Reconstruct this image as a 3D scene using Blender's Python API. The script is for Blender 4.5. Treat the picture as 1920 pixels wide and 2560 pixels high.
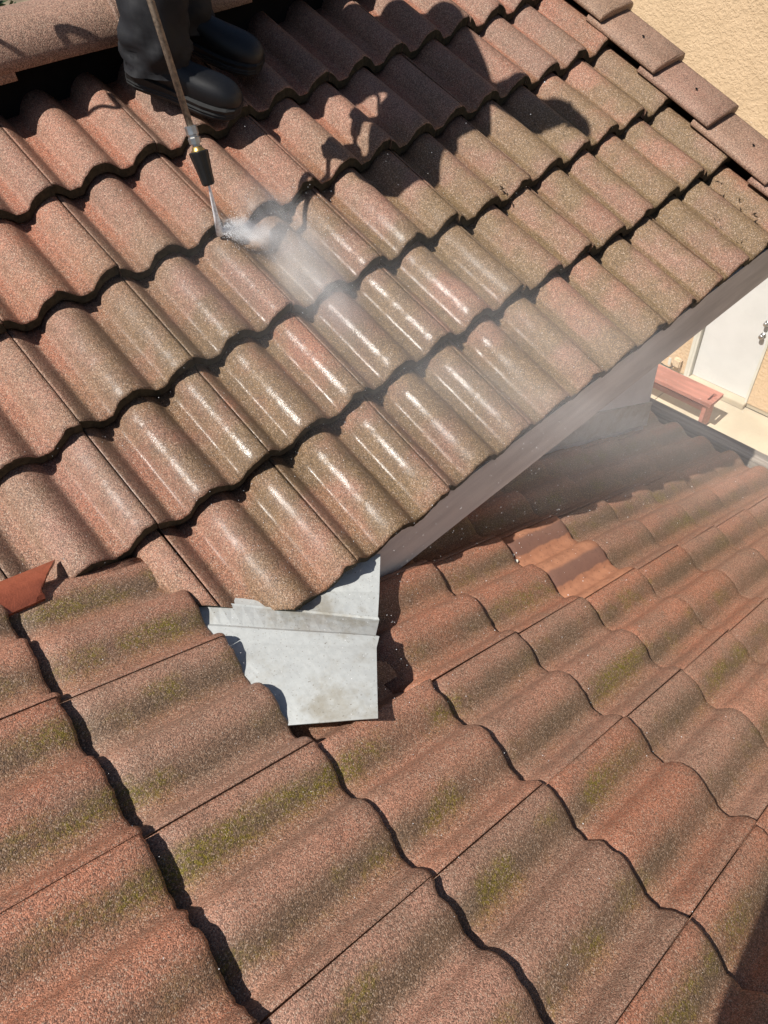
import bpy, bmesh, math, random
from mathutils import Vector, Matrix, noise
R_ = random.Random(7)
S = bpy.context.scene
C = S.collection
for o in list(bpy.data.objects): bpy.data.objects.remove(o, do_unlink=True)

# ------------------------------------------------------------------ camera
ZG = 5.6                                   # camera height above the patio
def W(x, y=None, z=None):
    """survey frame (camera at the origin) -> world frame (patio at z = 0)"""
    if y is None: x, y, z = x
    return Vector((x, y, z + ZG))
RIGHT = Vector((0.74354, -0.66104, -0.10087))
DOWN = Vector((-0.55030, -0.51920, -0.65392))
FWD = Vector((0.37989, 0.54172, -0.74981))
cd = bpy.data.cameras.new('camera'); cam = bpy.data.objects.new('camera', cd); C.objects.link(cam)
M = Matrix((RIGHT, -DOWN, -FWD)).transposed().to_4x4(); M.translation = W(0, 0, 0)
cam.matrix_world = M
cd.sensor_fit = 'VERTICAL'; cd.sensor_height = 24; cd.sensor_width = 18
cd.lens = 1741.9 / 2560 * 24
cd.clip_start = 0.02; cd.clip_end = 3000
S.camera = cam
S.render.resolution_x = 768; S.render.resolution_y = 1024

# ------------------------------------------------------------------ sky, sun, exposure
LDIR = Vector((0.59, -0.06, -1.0)).normalized()          # the way the light travels
wd = bpy.data.worlds.new('World'); S.world = wd; wd.use_nodes = True
nt = wd.node_tree
sky = nt.nodes.new('ShaderNodeTexSky'); sky.sky_type = 'NISHITA'; sky.sun_disc = False
sky.sun_elevation = math.asin(-LDIR.z)
sky.sun_rotation = math.atan2(-LDIR.x, -LDIR.y)
bg = nt.nodes['Background']; bg.inputs['Strength'].default_value = 0.052
nt.links.new(sky.outputs[0], bg.inputs['Color'])
sl = bpy.data.lights.new('sun', 'SUN'); sl.energy = 5.0; sl.angle = math.radians(0.53); sl.color = (1.0, 0.955, 0.89)
sun = bpy.data.objects.new('sun', sl); C.objects.link(sun)
sun.rotation_euler = LDIR.to_track_quat('-Z', 'Y').to_euler(); sun.location = (-8, 1, 16)
S.cycles.volume_step_rate = 6; S.cycles.volume_max_steps = 64; S.cycles.volume_bounces = 3; S.cycles.max_bounces = 6; S.cycles.diffuse_bounces = 2; S.cycles.glossy_bounces = 2
S.view_settings.view_transform = 'Standard'; S.view_settings.look = 'None'
S.view_settings.exposure = 0.36; S.view_settings.gamma = 1.0; S.view_settings.use_curve_mapping = False

# ------------------------------------------------------------------ survey of the two roofs
PIT = 0.1524                                # roll pitch
EXP = 0.3115                                # course exposure
AL, BE = 0.48339, 0.46970                   # slopes
OA = Vector((0.3902, 2.2512, -0.5786)); OB = Vector((-0.4094, 0.9257, -0.9494))
UA = Vector((0, math.cos(AL), math.sin(AL))); NA = Vector((0, -math.sin(AL), math.cos(AL)))
UB = Vector((-math.cos(BE), 0, math.sin(BE))); NB = Vector((math.sin(BE), 0, math.cos(BE)))
XA = Vector((1, 0, 0)); XB = Vector((0, 1, 0))
JA = {0: 0.0, 1: 1.058, 2: 2.006, 3: 2.990, 4: 3.950, 5: 4.999}
NBI = {0: 0.0, 1: 0.946, 2: 1.996, 3: 3.024, 4: 4.028, 5: 5.004}
for n in range(6, 12): NBI[n] = 5.004 + (n - 5) * 1.0
def valley_y(x): return 1.1487 - 0.967 * x
def a_pt(k, j, h=0): return OA + XA * (k * PIT) - UA * (j * EXP) + NA * h
def b_pt(m, n, h=0): return OB - XB * (m * PIT) - UB * (n * EXP) + NB * h

# ------------------------------------------------------------------ node helpers
def mat(name):
    m = bpy.data.materials.new(name); m.use_nodes = True
    return m, m.node_tree, m.node_tree.nodes['Principled BSDF']
class N:
    def __init__(s, nt): s.nt = nt
    def new(s, t, **kw):
        n = s.nt.nodes.new(t)
        for k, v in kw.items(): setattr(n, k, v)
        return n
    def link(s, a, b): s.nt.links.new(a, b)
    def put(s, sock, v):
        if hasattr(v, 'is_output') or isinstance(v, bpy.types.NodeSocket): s.link(v, sock)
        else: sock.default_value = v
    def math(s, op, a, b=None, c=None, clamp=False):
        n = s.new('ShaderNodeMath', operation=op, use_clamp=clamp)
        s.put(n.inputs[0], a)
        if b is not None: s.put(n.inputs[1], b)
        if c is not None: s.put(n.inputs[2], c)
        return n.outputs[0]
    def ramp(s, v, lo, hi, a=0.0, b=1.0, smooth=True):
        n = s.new('ShaderNodeMapRange', interpolation_type='SMOOTHSTEP' if smooth else 'LINEAR')
        s.put(n.inputs['Value'], v)
        n.inputs['From Min'].default_value = lo; n.inputs['From Max'].default_value = hi
        n.inputs['To Min'].default_value = a; n.inputs['To Max'].default_value = b
        return n.outputs[0]
    def mix(s, f, a, b, mode='MIX'):
        n = s.new('ShaderNodeMix', data_type='RGBA', blend_type=mode)
        s.put(n.inputs[0], f); s.put(n.inputs[6], a); s.put(n.inputs[7], b)
        return n.outputs[2]
    def noise(s, vec, scale, detail=2, rough=0.5):
        n = s.new('ShaderNodeTexNoise'); n.inputs['Scale'].default_value = scale
        n.inputs['Detail'].default_value = detail; n.inputs['Roughness'].default_value = rough
        if vec is not None: s.link(vec, n.inputs['Vector'])
        return n.outputs['Fac']
    def voro(s, vec, scale):
        n = s.new('ShaderNodeTexVoronoi'); n.inputs['Scale'].default_value = scale
        s.link(vec, n.inputs['Vector']); return n
    def pos(s): return s.new('ShaderNodeNewGeometry').outputs['Position']
    def obj(s): return s.new('ShaderNodeTexCoord').outputs['Object']
    def xyz(s, v):
        n = s.new('ShaderNodeSeparateXYZ'); s.link(v, n.inputs[0]); return n.outputs
    def bump(s, h, strength, dist, nrm=None):
        n = s.new('ShaderNodeBump'); n.inputs['Strength'].default_value = strength
        n.inputs['Distance'].default_value = dist; s.link(h, n.inputs['Height'])
        if nrm: s.link(nrm, n.inputs['Normal'])
        return n.outputs[0]
def rgb(r, g, b): return (r, g, b, 1)

def tile_material(name, kind):
    m, nt, b = mat(name); n = N(nt)
    P = n.pos(); O = n.xyz(n.obj()); oi = n.new('ShaderNodeObjectInfo')
    base = oi.outputs['Color']
    big = n.noise(P, 5.5, 4, 0.6); mid = n.noise(P, 22, 3, 0.6)
    # weather: greyer patches and redder bald patches
    grey = n.mix(n.ramp(big, 0.38, 0.70, 0, 0.55), base, rgb(0.205, 0.128, 0.088))
    red = n.mix(n.ramp(n.noise(P, 6.0, 3, 0.5), 0.52, 0.80, 0, 0.30), grey, rgb(0.30, 0.108, 0.062))
    col = n.mix(n.ramp(mid, 0.30, 0.75, 0.0, 0.22), red, rgb(0.17, 0.108, 0.07))
    u = n.math('FRACT', n.math('DIVIDE', O['X'], PIT))             # 0 at the joint's own roll
    u = n.math('FRACT', n.math('ADD', u, 0.74))                    # 0..0.25 pan, rest roll
    pan = n.math('SUBTRACT', 1.0, n.math('MULTIPLY', n.math('ABSOLUTE', n.math('SUBTRACT', u, 0.12)), 5.6), clamp=True)
    if kind == 'cap': wet = n.ramp(big, 0, 1, .05, .05)
    elif kind == 'upper':
        X = n.xyz(P)
        # red oxide showing in dry pans at the left, olive algae in the washed ones
        alg = n.ramp(X['X'], 0.1, 0.9)
        low = n.ramp(X['Y'], 1.95, 1.45)
        pancol = n.mix(n.math('MULTIPLY', alg, low), rgb(0.30, 0.115, 0.066), rgb(0.165, 0.105, 0.046))
        pm = n.math('MULTIPLY', n.ramp(pan, 0.0, 0.8), n.ramp(n.noise(P, 6.5, 3), 0.30, 0.56, 0.25, 0.9))
        col = n.mix(pm, col, pancol)
        alga = n.math('MULTIPLY', n.math('MULTIPLY', n.ramp(n.noise(P, 5.5, 3), 0.34, 0.58, 0.1, 0.85), low), n.ramp(X['X'], 0.0, 0.55, .25, 1))
        col = n.mix(alga, col, rgb(0.165, 0.108, 0.052))
        dx = n.math('DIVIDE', n.math('SUBTRACT', X['X'], 0.78), 0.62)
        dy = n.math('DIVIDE', n.math('SUBTRACT', X['Y'], 1.26), 0.42)
        d2 = n.math('ADD', n.math('MULTIPLY', dx, dx), n.math('MULTIPLY', dy, dy))
        d2 = n.math('ADD', d2, n.math('MULTIPLY', n.math('SUBTRACT', n.noise(P, 5, 3), 0.5), 1.5))
        wet = n.math('MULTIPLY', n.ramp(d2, 1.5, 0.5), n.ramp(n.noise(P, 14, 3, .7), .36, .58, .15, 1))
    else:
        # moss in cushions along the foot of the rolls, on the side away from the sun's path
        band = n.math('SUBTRACT', 1.0, n.math('MULTIPLY', n.math('ABSOLUTE', n.math('SUBTRACT', u, 0.29)), 3.3), clamp=True)
        mm = n.math('MULTIPLY', n.ramp(band, 0.0, 0.7), n.math('MULTIPLY', n.ramp(n.noise(P, 7.5, 4, 0.65), 0.46, 0.64, 0, 1), n.ramp(n.noise(P, 2.1, 1), 0.42, 0.60, 0.3, 1)))
        brown = n.math('MULTIPLY', n.ramp(band, 0.0, 0.9), n.ramp(n.noise(P, 5, 3), .3, .65, .5, .92))  # browns one flank of each roll: its side shading put into the colour
        col = n.mix(brown, col, rgb(0.125, 0.083, 0.050))
        fleck = n.ramp(n.noise(P, 160, 2), 0.42, 0.60, 0.25, 1.0)
        col = n.mix(n.math('MULTIPLY', mm, fleck), col, rgb(0.150, 0.115, 0.014))
        pm = n.math('MULTIPLY', n.ramp(pan, 0.0, 0.9), n.ramp(n.noise(P, 7.5, 3), 0.36, 0.62, 0, 0.6))
        col = n.mix(pm, col, rgb(0.26, 0.125, 0.076))
        wet = n.ramp(n.noise(P, 4, 2), 0.45, 0.75, 0.10, 0.30)
    # sand granules
    v1 = n.voro(P, 480 if kind != 'lower' else 570); gr = n.xyz(v1.outputs['Color'])
    v2 = n.voro(P, 950); g2 = n.xyz(v2.outputs['Color'])
    k = n.math('MULTIPLY', n.ramp(gr['X'], 0, 1, 0.46, 1.54, False), n.ramp(g2['X'], 0, 1, 0.72, 1.28, False))
    cc = n.new('ShaderNodeCombineColor'); [n.link(k, i) for i in cc.inputs[:3]]
    col = n.mix(1.0, col, cc.outputs[0], 'MULTIPLY')
    col = n.mix(n.ramp(gr['Y'], 0.88, 0.94, 0, 0.62), col, rgb(0.50, 0.375, 0.28))
    col = n.mix(n.ramp(gr['Z'], 0.93, 0.98, 0, 0.6), col, rgb(0.07, 0.05, 0.04))
    dark = n.math('MULTIPLY', wet, 0.30)
    col = n.mix(dark, col, n.mix(1.0, col, rgb(0.45, 0.42, 0.40), 'MULTIPLY'))
    # butt faces and undersides: lichened raw concrete, blackened to paint in their shade
    n.link(col, b.inputs['Base Color'])
    b.inputs['Roughness'].default_value = 0.58; b.inputs['Specular IOR Level'].default_value = 0.45
    n.link(n.math('MULTIPLY', wet, 0.75 if kind == 'upper' else 0.25), b.inputs['Coat Weight'])
    n.link(n.ramp(d2, 0.15, 1.0, 0.20, 0.40) if kind == 'upper' else n.ramp(big, 0, 1, .35, .35), b.inputs['Coat Roughness']); b.inputs['Coat IOR'].default_value = 1.36
    cn = n.bump(n.noise(P, 250, 2, 0.7), 0.46, 0.0012); cn = n.bump(n.noise(P, 24, 2), 0.22, 0.005, cn)
    n.link(cn, b.inputs['Coat Normal'])
    hgt = n.math('ADD', n.math('MULTIPLY', v1.outputs['Distance'], -1.0), n.math('MULTIPLY', n.noise(P, 900, 1), 0.5))
    nb = n.bump(hgt, 0.60 if kind != 'lower' else 0.46, 0.0017)
    nb = n.bump(n.noise(P, 60, 3), 0.25, 0.004, nb)
    n.link(nb, b.inputs['Normal'])
    return m

def plain(name, col, rough=0.7, ns=30, var=0.25, bs=200, bstr=0.2, bdist=0.002, metal=0, spec=0.4, stretch=None):
    m, nt, b = mat(name); n = N(nt); P = n.pos()
    if stretch:
        mp = n.new('ShaderNodeMapping'); n.link(P, mp.inputs[0]); mp.inputs['Scale'].default_value = stretch; P = mp.outputs[0]
    f = n.noise(P, ns, 5, 0.6); c2 = tuple(c * (1 - var) for c in col) + (1,)
    n.link(n.mix(n.ramp(f, 0.35, 0.68), rgb(*col), c2), b.inputs['Base Color'])
    b.inputs['Roughness'].default_value = rough; b.inputs['Metallic'].default_value = metal
    b.inputs['Specular IOR Level'].default_value = spec
    n.link(n.bump(n.noise(P, bs, 4, 0.6), bstr, bdist), b.inputs['Normal'])
    return m

M_BUTT = plain('mossy_concrete_painted_shade', (0.055, 0.046, 0.026), 0.95, 60, 0.5, 300, 0.5, 0.002)  # mossy raw concrete, colour darkened to hold the shade of the butts
MT_U = tile_material('sanded_tile_upper', 'upper'); MT_L = tile_material('sanded_tile_lower', 'lower'); MT_C = tile_material('sanded_cap_tile', 'cap')
def stucco(name, c1, c2):
    m, nt, b = mat(name); n = N(nt); P = n.pos()
    h = n.noise(P, 34, 4, 0.6)
    n.link(n.mix(n.ramp(n.noise(P, 3, 4), 0.35, 0.7), rgb(*c1), rgb(*c2)), b.inputs['Base Color'])
    b.inputs['Roughness'].default_value = 0.9; b.inputs['Specular IOR Level'].default_value = 0.2
    n.link(n.bump(n.ramp(h, 0.40, 0.62), 0.5, 0.008), b.inputs['Normal'])
    return m
M_STUCCO = stucco('stucco_peach', (0.66, 0.485, 0.31), (0.61, 0.445, 0.28))
M_GREYWALL = plain('grey_painted_wall', (0.82, 0.83, 0.84), 0.8, 6, 0.15, 120, 0.3, 0.004)
M_FASCIA = plain('weathered_fascia', (0.74, 0.715, 0.665), 0.8, 9, 0.35, 30, 0.5, 0.004, stretch=(0.12, 1, 1))
M_GREYWOOD = plain('bare_grey_wood', (0.36, 0.31, 0.26), 0.85, 40, 0.55, 60, 0.7, 0.004, stretch=(1, 0.05, 1))
M_METAL, _nt, _b = mat('galvanised_sheet'); _n = N(_nt); _P = _n.pos()
_c = _n.mix(_n.ramp(_n.noise(_P, 60, 3), .35, .7, 0, .5), rgb(.50, .515, .50), rgb(.42, .435, .425))
_c = _n.mix(_n.ramp(_n.noise(_P, 7, 5, .68), .46, .70, 0, .8), _c, rgb(.30, .27, .21))
_c = _n.mix(_n.ramp(_n.noise(_P, 240, 2), .66, .72, 0, .8), _c, rgb(.20, .17, .13))
_n.link(_c, _b.inputs['Base Color']); _b.inputs['Roughness'].default_value = .5; _b.inputs['Metallic'].default_value = .2
_n.link(_n.bump(_n.noise(_P, 16, 3), .35, .012), _b.inputs['Normal'])
M_FELT = plain('roofing_felt', (0.007, 0.0066, 0.0064), 0.95, 20, 0.3, spec=0.15)
M_CONC = plain('patio_concrete', (0.50, 0.425, 0.305), 0.85, 2.2, 0.18, 90, 0.25, 0.003)
M_DIRT = plain('dry_earth', (0.22, 0.17, 0.11), 0.95, 1.5, 0.4)
M_DOOR = plain('door_white_paint', (0.66, 0.655, 0.63), 0.55, 3, 0.07, 40, 0.08, 0.002)
M_TRIM = plain('trim_white_paint', (0.64, 0.615, 0.53), 0.6, 5, 0.10, 40, 0.1, 0.002)
M_BENCH = plain('bench_red_paint', (0.42, 0.175, 0.125), 0.6, 18, 0.35, 50, 0.3, 0.003, stretch=(1, 0.15, 1))
M_STEEL = plain('brushed_steel', (0.55, 0.54, 0.52), 0.35, 60, 0.3, 300, 0.1, 0.001, 0.9)
M_BRASS = plain('brass', (0.60, 0.40, 0.14), 0.35, 60, 0.3, 300, 0.1, 0.001, 0.9)
M_BLKPL = plain('black_plastic', (0.012, 0.012, 0.012), 0.45, 60, 0.3, 300, 0.2, 0.001)
M_LANCE = plain('worn_lance_tube', (0.30, 0.235, 0.175), 0.5, 120, 0.55, 300, 0.15, 0.001, 0.25)
M_RUBBER = plain('black_hose_rubber', (0.02, 0.02, 0.022), 0.6)
M_TROUS = plain('black_work_trousers', (0.0075, 0.0075, 0.0098), 0.7, 40, 0.4, 900, 0.35, 0.001, spec=0.4)
M_SHOE = plain('black_shoe_leather', (0.0050, 0.0050, 0.0058), 0.42, 60, 0.3, 500, 0.6, 0.0015, spec=0.5)
M_SOLE = plain('black_rubber_sole', (0.014, 0.0145, 0.0145), 0.65, 60, 0.4, 400, 0.25, 0.001)
M_JACKET = plain('dark_jacket_cloth', (0.03, 0.035, 0.05), 0.9)
M_SKIN = plain('skin', (0.42, 0.25, 0.17), 0.55, 20, 0.12)
M_OCHRE = plain('bare_terracotta', (0.40, 0.17, 0.092), 0.9, 11, 0.5, 150, 0.25, 0.002, spec=0.25)
M_OCHRE, _nt, _b = mat('worn_terracotta'); _n = N(_nt); _P = _n.pos(); _O = _n.xyz(_n.obj())
_u = _n.math('FRACT', _n.math('ADD', _n.math('DIVIDE', _O['X'], PIT), 0.74)); _w = _n.noise(_P, 18, 3)
_u = _n.math('ADD', _u, _n.math('MULTIPLY', _n.math('SUBTRACT', _w, .5), .12))
_gl = _n.math('MULTIPLY', _n.ramp(_u, .27, .31), _n.ramp(_u, .62, .54))
_c = _n.mix(_n.ramp(_n.noise(_P, 30, 4), .35, .7), rgb(.43, .20, .115), rgb(.33, .15, .088))
_c = _n.mix(_n.math('MULTIPLY', _gl, .8), _c, rgb(.17, .095, .075))
_c = _n.mix(_n.ramp(_n.noise(_P, 120, 3), .62, .70, 0, .7), _c, rgb(.15, .09, .06))
_n.link(_c, _b.inputs['Base Color']); _b.inputs['Roughness'].default_value = .85; _b.inputs['Specular IOR Level'].default_value = .25
_n.link(_n.bump(_n.noise(_P, 140, 3), .3, .002), _b.inputs['Normal'])
M_REDSH = plain('wet_red_terracotta', (0.30, 0.085, 0.045), 0.25, 20, 0.35, 260, 0.5, 0.002, spec=0.55)
M_MORTAR = plain('mortar_crumb', (0.78, 0.73, 0.62), 0.9)
M_LEAF = plain('dark_leaf', (0.025, 0.05, 0.012), 0.6, 3, 0.5)
M_BARK = plain('bark', (0.07, 0.05, 0.035), 0.9)
M_LITTER = plain('dead_leaf', (0.075, 0.05, 0.03), 0.9)

# ------------------------------------------------------------------ mesh helpers
def link_mesh(name, me, m, parent=None):
    o = bpy.data.objects.new(name, me); C.objects.link(o)
    if m and not me.materials: me.materials.append(m)
    if parent: o.parent = parent
    return o
def from_bm(name, bm, m, parent=None, smooth=False):
    me = bpy.data.meshes.new(name); bmesh.ops.recalc_face_normals(bm, faces=bm.faces); bm.to_mesh(me); bm.free()
    if smooth:
        for p in me.polygons: p.use_smooth = True
    return link_mesh(name, me, m, parent)
def empty(name, loc=(0, 0, 0)):
    o = bpy.data.objects.new(name, None); C.objects.link(o); o.location = loc; o.empty_display_size = 0.1; return o
def tag(o, label=None, cat=None, group=None, kind=None):
    if label: o['label'] = label
    if cat: o['category'] = cat
    if group: o['group'] = group
    if kind: o['kind'] = kind
    return o
def add_box(bm, lo, hi, bev=0.0, mtx=None):
    r = bmesh.ops.create_cube(bm, size=1)
    vs = r['verts']
    for v in vs: v.co = Vector([lo[i] + (v.co[i] + 0.5) * (hi[i] - lo[i]) for i in range(3)])
    if bev > 0:
        es = list({e for v in vs for e in v.link_edges})
        rr = bmesh.ops.bevel(bm, geom=es, offset=bev, segments=2, affect='EDGES'); vs = [v for v in rr['verts']]
    if mtx:
        for v in vs: v.co = mtx @ v.co
    return vs
def box(name, lo, hi, m, parent=None, bev=0.0):
    bm = bmesh.new(); add_box(bm, lo, hi, bev); return from_bm(name, bm, m, parent)
def loft(bm, rings, cap=True, closed=True):
    vr = [[bm.verts.new(p) for p in r] for r in rings]
    k = len(vr[0])
    for a, b in zip(vr, vr[1:]):
        for i in range(k if closed else k - 1):
            bm.faces.new((a[i], a[(i + 1) % k], b[(i + 1) % k], b[i]))
    if cap and closed:
        bm.faces.new(vr[0][::-1]); bm.faces.new(vr[-1])
    return vr
def frame_of(d, up=Vector((0, 0, 1))):
    d = d.normalized()
    if abs(d.dot(up)) > 0.98: up = Vector((1, 0, 0))
    s = d.cross(up).normalized(); return s, s.cross(d).normalized()
def tube(bm, pts, rad, seg=10):
    pts = [Vector(p) for p in pts]; rings = []
    for i, p in enumerate(pts):
        d = (pts[min(i + 1, len(pts) - 1)] - pts[max(i - 1, 0)])
        s, t = frame_of(d); r = rad[i] if isinstance(rad, (list, tuple)) else rad
        rings.append([p + (s * math.cos(a) + t * math.sin(a)) * r for a in [2 * math.pi * q / seg for q in range(seg)]])
    loft(bm, rings)
def smooth_path(pts, n=8):
    pts = [Vector(p) for p in pts]; out = []
    ex = [pts[0] * 2 - pts[1]] + pts + [pts[-1] * 2 - pts[-2]]
    for i in range(1, len(ex) - 2):
        for q in range(n):
            t = q / n; a, b, c, d = ex[i - 1:i + 3]
            out.append(0.5 * ((2 * b) + (c - a) * t + (2 * a - 5 * b + 4 * c - d) * t * t + (3 * b - a - 3 * c + d) * t ** 3))
    out.append(pts[-1]); return out

# ------------------------------------------------------------------ the concrete roof tile
PANW, THICK, STEP, LAP = 0.20, 0.030, 0.040, 0.060
CTRL = [(0, 0.0), (0.05, -0.0006), (0.10, -0.001), (0.15, -0.0006), (0.20, 0.0), (0.25, 0.0075), (0.32, 0.0175), (0.41, 0.0290), (0.51, 0.0385),
        (0.61, 0.0445), (0.69, 0.0465), (0.76, 0.0450), (0.83, 0.0395), (0.89, 0.0295), (0.94, 0.0175), (0.975, 0.0070), (1.0, 0.0)]
CTRL_U = [(0, 0.0), (0.06, -0.0008), (0.12, -0.001), (0.18, -0.0008), (0.24, 0.0), (0.275, 0.0090), (0.33, 0.0215), (0.41, 0.0335), (0.51, 0.0420),
          (0.62, 0.0455), (0.72, 0.0435), (0.81, 0.0360), (0.89, 0.0235), (0.95, 0.0105), (1.0, 0.0)]      # the upper roof's tile
def prof(u, CTRL=CTRL):
    u = u % 1.0
    for i in range(len(CTRL) - 1):
        if CTRL[i][0] <= u <= CTRL[i + 1][0]:
            p1, p2 = CTRL[i], CTRL[i + 1]
            p0 = CTRL[i - 1] if i > 0 else (CTRL[-2][0] - 1, CTRL[-2][1])
            p3 = CTRL[i + 2] if i + 2 < len(CTRL) else (CTRL[1][0] + 1, CTRL[1][1])
            h = p2[0] - p1[0]; t = (u - p1[0]) / h
            m1 = (p2[1] - p0[1]) / (p2[0] - p0[0]) * h; m2 = (p3[1] - p1[1]) / (p3[0] - p1[0]) * h
            return ((2 * t**3 - 3 * t**2 + 1) * p1[1] + (t**3 - 2 * t**2 + t) * m1 + (-2 * t**3 + 3 * t**2) * p2[1] + (t**3 - t**2) * m2)
    return 0.0
JU = 0.74
def tile_bm(seed, length=EXP + LAP, chip=1.0, thick=THICK, hs=.90):
    """local X across (0..2 pitches from the side joint), Y up-slope from the butt, Z out of the roof"""
    r = random.Random(seed); bm = bmesh.new()
    NX, gap = 44, 0.0011
    xs = [gap + (2 * PIT - 2 * gap) * i / NX for i in range(NX + 1)]
    ys = [0.0, 0.006, 0.03, 0.15, 0.26, length]
    top, bot = [], []
    ph = r.random() * 50
    for yi, y in enumerate(ys):
        rt, rb = [], []
        for x in xs:
            z = prof(x / PIT + JU, CTRL_U if thick == THICK else CTRL) * hs
            e = 0.0
            if yi <= 1:
                e = chip * (0.0042 * noise.noise((x * 45, ph, yi * .3)) + 0.0022 * noise.noise((x * 190, ph + 9, 0)) + max(0, noise.noise((x * 16, ph + 30, 0)) - .42) * .04)
            wob = 0.0012 * noise.noise((x * 9, y * 7, ph))
            ze = -0.0045 if yi == 0 else (-0.0008 if yi == 1 else 0)
            rt.append(bm.verts.new((x, y + e, z + wob + ze)))
            if yi in (0, 5): rb.append(bm.verts.new((x, y + (e * .6 if yi == 0 else 0), z * 0.93 - thick)))
        top.append(rt)
        if rb: bot.append(rb)
    for a, b in zip(top, top[1:]):
        for i in range(NX): f = bm.faces.new((a[i], a[i + 1], b[i + 1], b[i])); f.smooth = True
    for i in range(NX):
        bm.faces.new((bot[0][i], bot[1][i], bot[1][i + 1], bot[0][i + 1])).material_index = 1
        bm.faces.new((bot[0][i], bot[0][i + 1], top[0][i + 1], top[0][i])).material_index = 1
        bm.faces.new((bot[1][i + 1], bot[1][i], top[-1][i], top[-1][i + 1]))
    for i, s in ((0, 1), (NX, -1)):
        vs = [t[i] for t in top] + [bot[1][i], bot[0][i]]
        bm.faces.new(vs if s < 0 else vs[::-1])
    return bm
def tile_mesh(seed, m, thick=THICK, hs=.90):
    me = bpy.data.meshes.new('roof_tile'); bm = tile_bm(seed, thick=thick, hs=hs); bmesh.ops.recalc_face_normals(bm, faces=bm.faces)
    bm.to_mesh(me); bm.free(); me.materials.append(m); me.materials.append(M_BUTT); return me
VU = [tile_mesh(i, MT_U) for i in range(6)]; VL = [tile_mesh(20 + i, MT_L, .019, .76) for i in range(6)]
TILT = math.atan2(STEP, EXP); STEP_B = .019; TILT_B = math.atan2(STEP_B, EXP)
def tile_matrix(origin, xd, up, nn, rz=0.0, rx=0.0, dz=0.0, tilt=TILT):
    m = Matrix((xd, up, nn)).transposed().to_4x4(); m.translation = W(origin + nn * dz)
    return m @ Matrix.Rotation(-tilt + rx, 4, 'X') @ Matrix.Rotation(rz, 4, 'Z')
TINTS = [(0.345, 0.165, 0.108), (0.325, 0.163, 0.110), (0.31, 0.163, 0.112), (0.35, 0.150, 0.092), (0.29, 0.160, 0.112), (0.325, 0.175, 0.125)]
def cut_mesh(me, mw, planes, m):
    bm = bmesh.new(); bm.from_mesh(me); inv = mw.inverted(); n3 = mw.to_3x3().transposed()
    for co, no in planes:                       # keeps the side the normal points away from
        r = bmesh.ops.bisect_plane(bm, geom=bm.verts[:] + bm.edges[:] + bm.faces[:], dist=1e-5, plane_co=inv @ co,
                                   plane_no=(n3 @ no).normalized(), clear_outer=True)
        ed = [e for e in r['geom_cut'] if isinstance(e, bmesh.types.BMEdge)]
        if ed:
            try: bmesh.ops.holes_fill(bm, edges=ed)
            except Exception: pass
    if len(bm.faces) < 4: bm.free(); return None
    nm = bpy.data.meshes.new('roof_tile'); bm.to_mesh(nm); bm.free()
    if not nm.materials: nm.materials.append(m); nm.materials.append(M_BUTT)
    return nm
def place_tile(parent, me, mw, col, planes, m, name='roof_tile'):
    if planes:
        vs = [mw @ v.co for v in me.vertices]
        hit = [(c, nn) for c, nn in planes if any((v - c).dot(nn) > 0 for v in vs)]
        for c, nn in hit:
            if all((v - c).dot(nn) > 0 for v in vs): return None
        if hit:
            me = cut_mesh(me, mw, hit, m)
            if me is None: return None
    o = bpy.data.objects.new(name, me); C.objects.link(o); o.parent = parent; o.matrix_world = mw
    o.color = (*col, 1); return o

# ================================================================== SETTING
tag(box('ground', (-60, -60, -0.3), (90, 90, -0.02), M_DIRT), kind='structure')
patio = tag(box('patio', (2.2, -8, -0.2), (6.75, 12, 0.0), M_CONC), kind='structure')
bm = bmesh.new(); add_box(bm, (2.3, 3.014, 0.0005), (6.6, 3.022, 0.004)); from_bm('slab_joint', bm, plain('joint_dirt', (0.22, 0.17, 0.11)), patio)

# ================================================================== THE HOUSE
house = tag(empty('tiled_house', (1.0, 1.5, 0)), 'house whose two speckled red-brown tiled roofs meet in a metal-lined valley', 'house')
def hpart(name):
    o = empty(name); o.parent = house; o.matrix_parent_inverse = Matrix.Translation(house.location).inverted(); return o
def under_house(o):
    o.parent = house; o.matrix_parent_inverse = Matrix.Translation(house.location).inverted(); return o

# ---- upper gable roof
up_roof = hpart('gable_roof'); up_roof['label'] = 'upper gable roof, partly hosed wet, under the black boots'
VD = Vector((1, -0.967, 0)).normalized(); VN = Vector((-0.967, -1, 0)).normalized()      # valley run, and the side of the lower roof
v0 = W(0.3063, 0.8527, -1.3127)
for j in range(1, 6):
    for k in range(-8, 14, 2):
        org = a_pt(k + JU, JA[j])
        rz = R_.gauss(0, 0.006); dz = R_.gauss(0, 0.0010)
        mw = tile_matrix(org - UA * R_.gauss(0, 0.004), XA, UA, NA, rz, R_.gauss(0, .004), dz)
        pl = [(v0 - VN * 0.022, (VN + Vector((0, 0, -.35))).normalized()), (W(2.515, 0, 0), Vector((1, 0, 0)))]
        if j == 1: pl.append((W(0, 2.30, 0), Vector((0, 1, 0))))
        t = TINTS[R_.randrange(len(TINTS))]; f = R_.uniform(.72, .92)
        place_tile(up_roof, VU[R_.randrange(6)], mw, [c * f for c in t], pl, MT_U)
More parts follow.
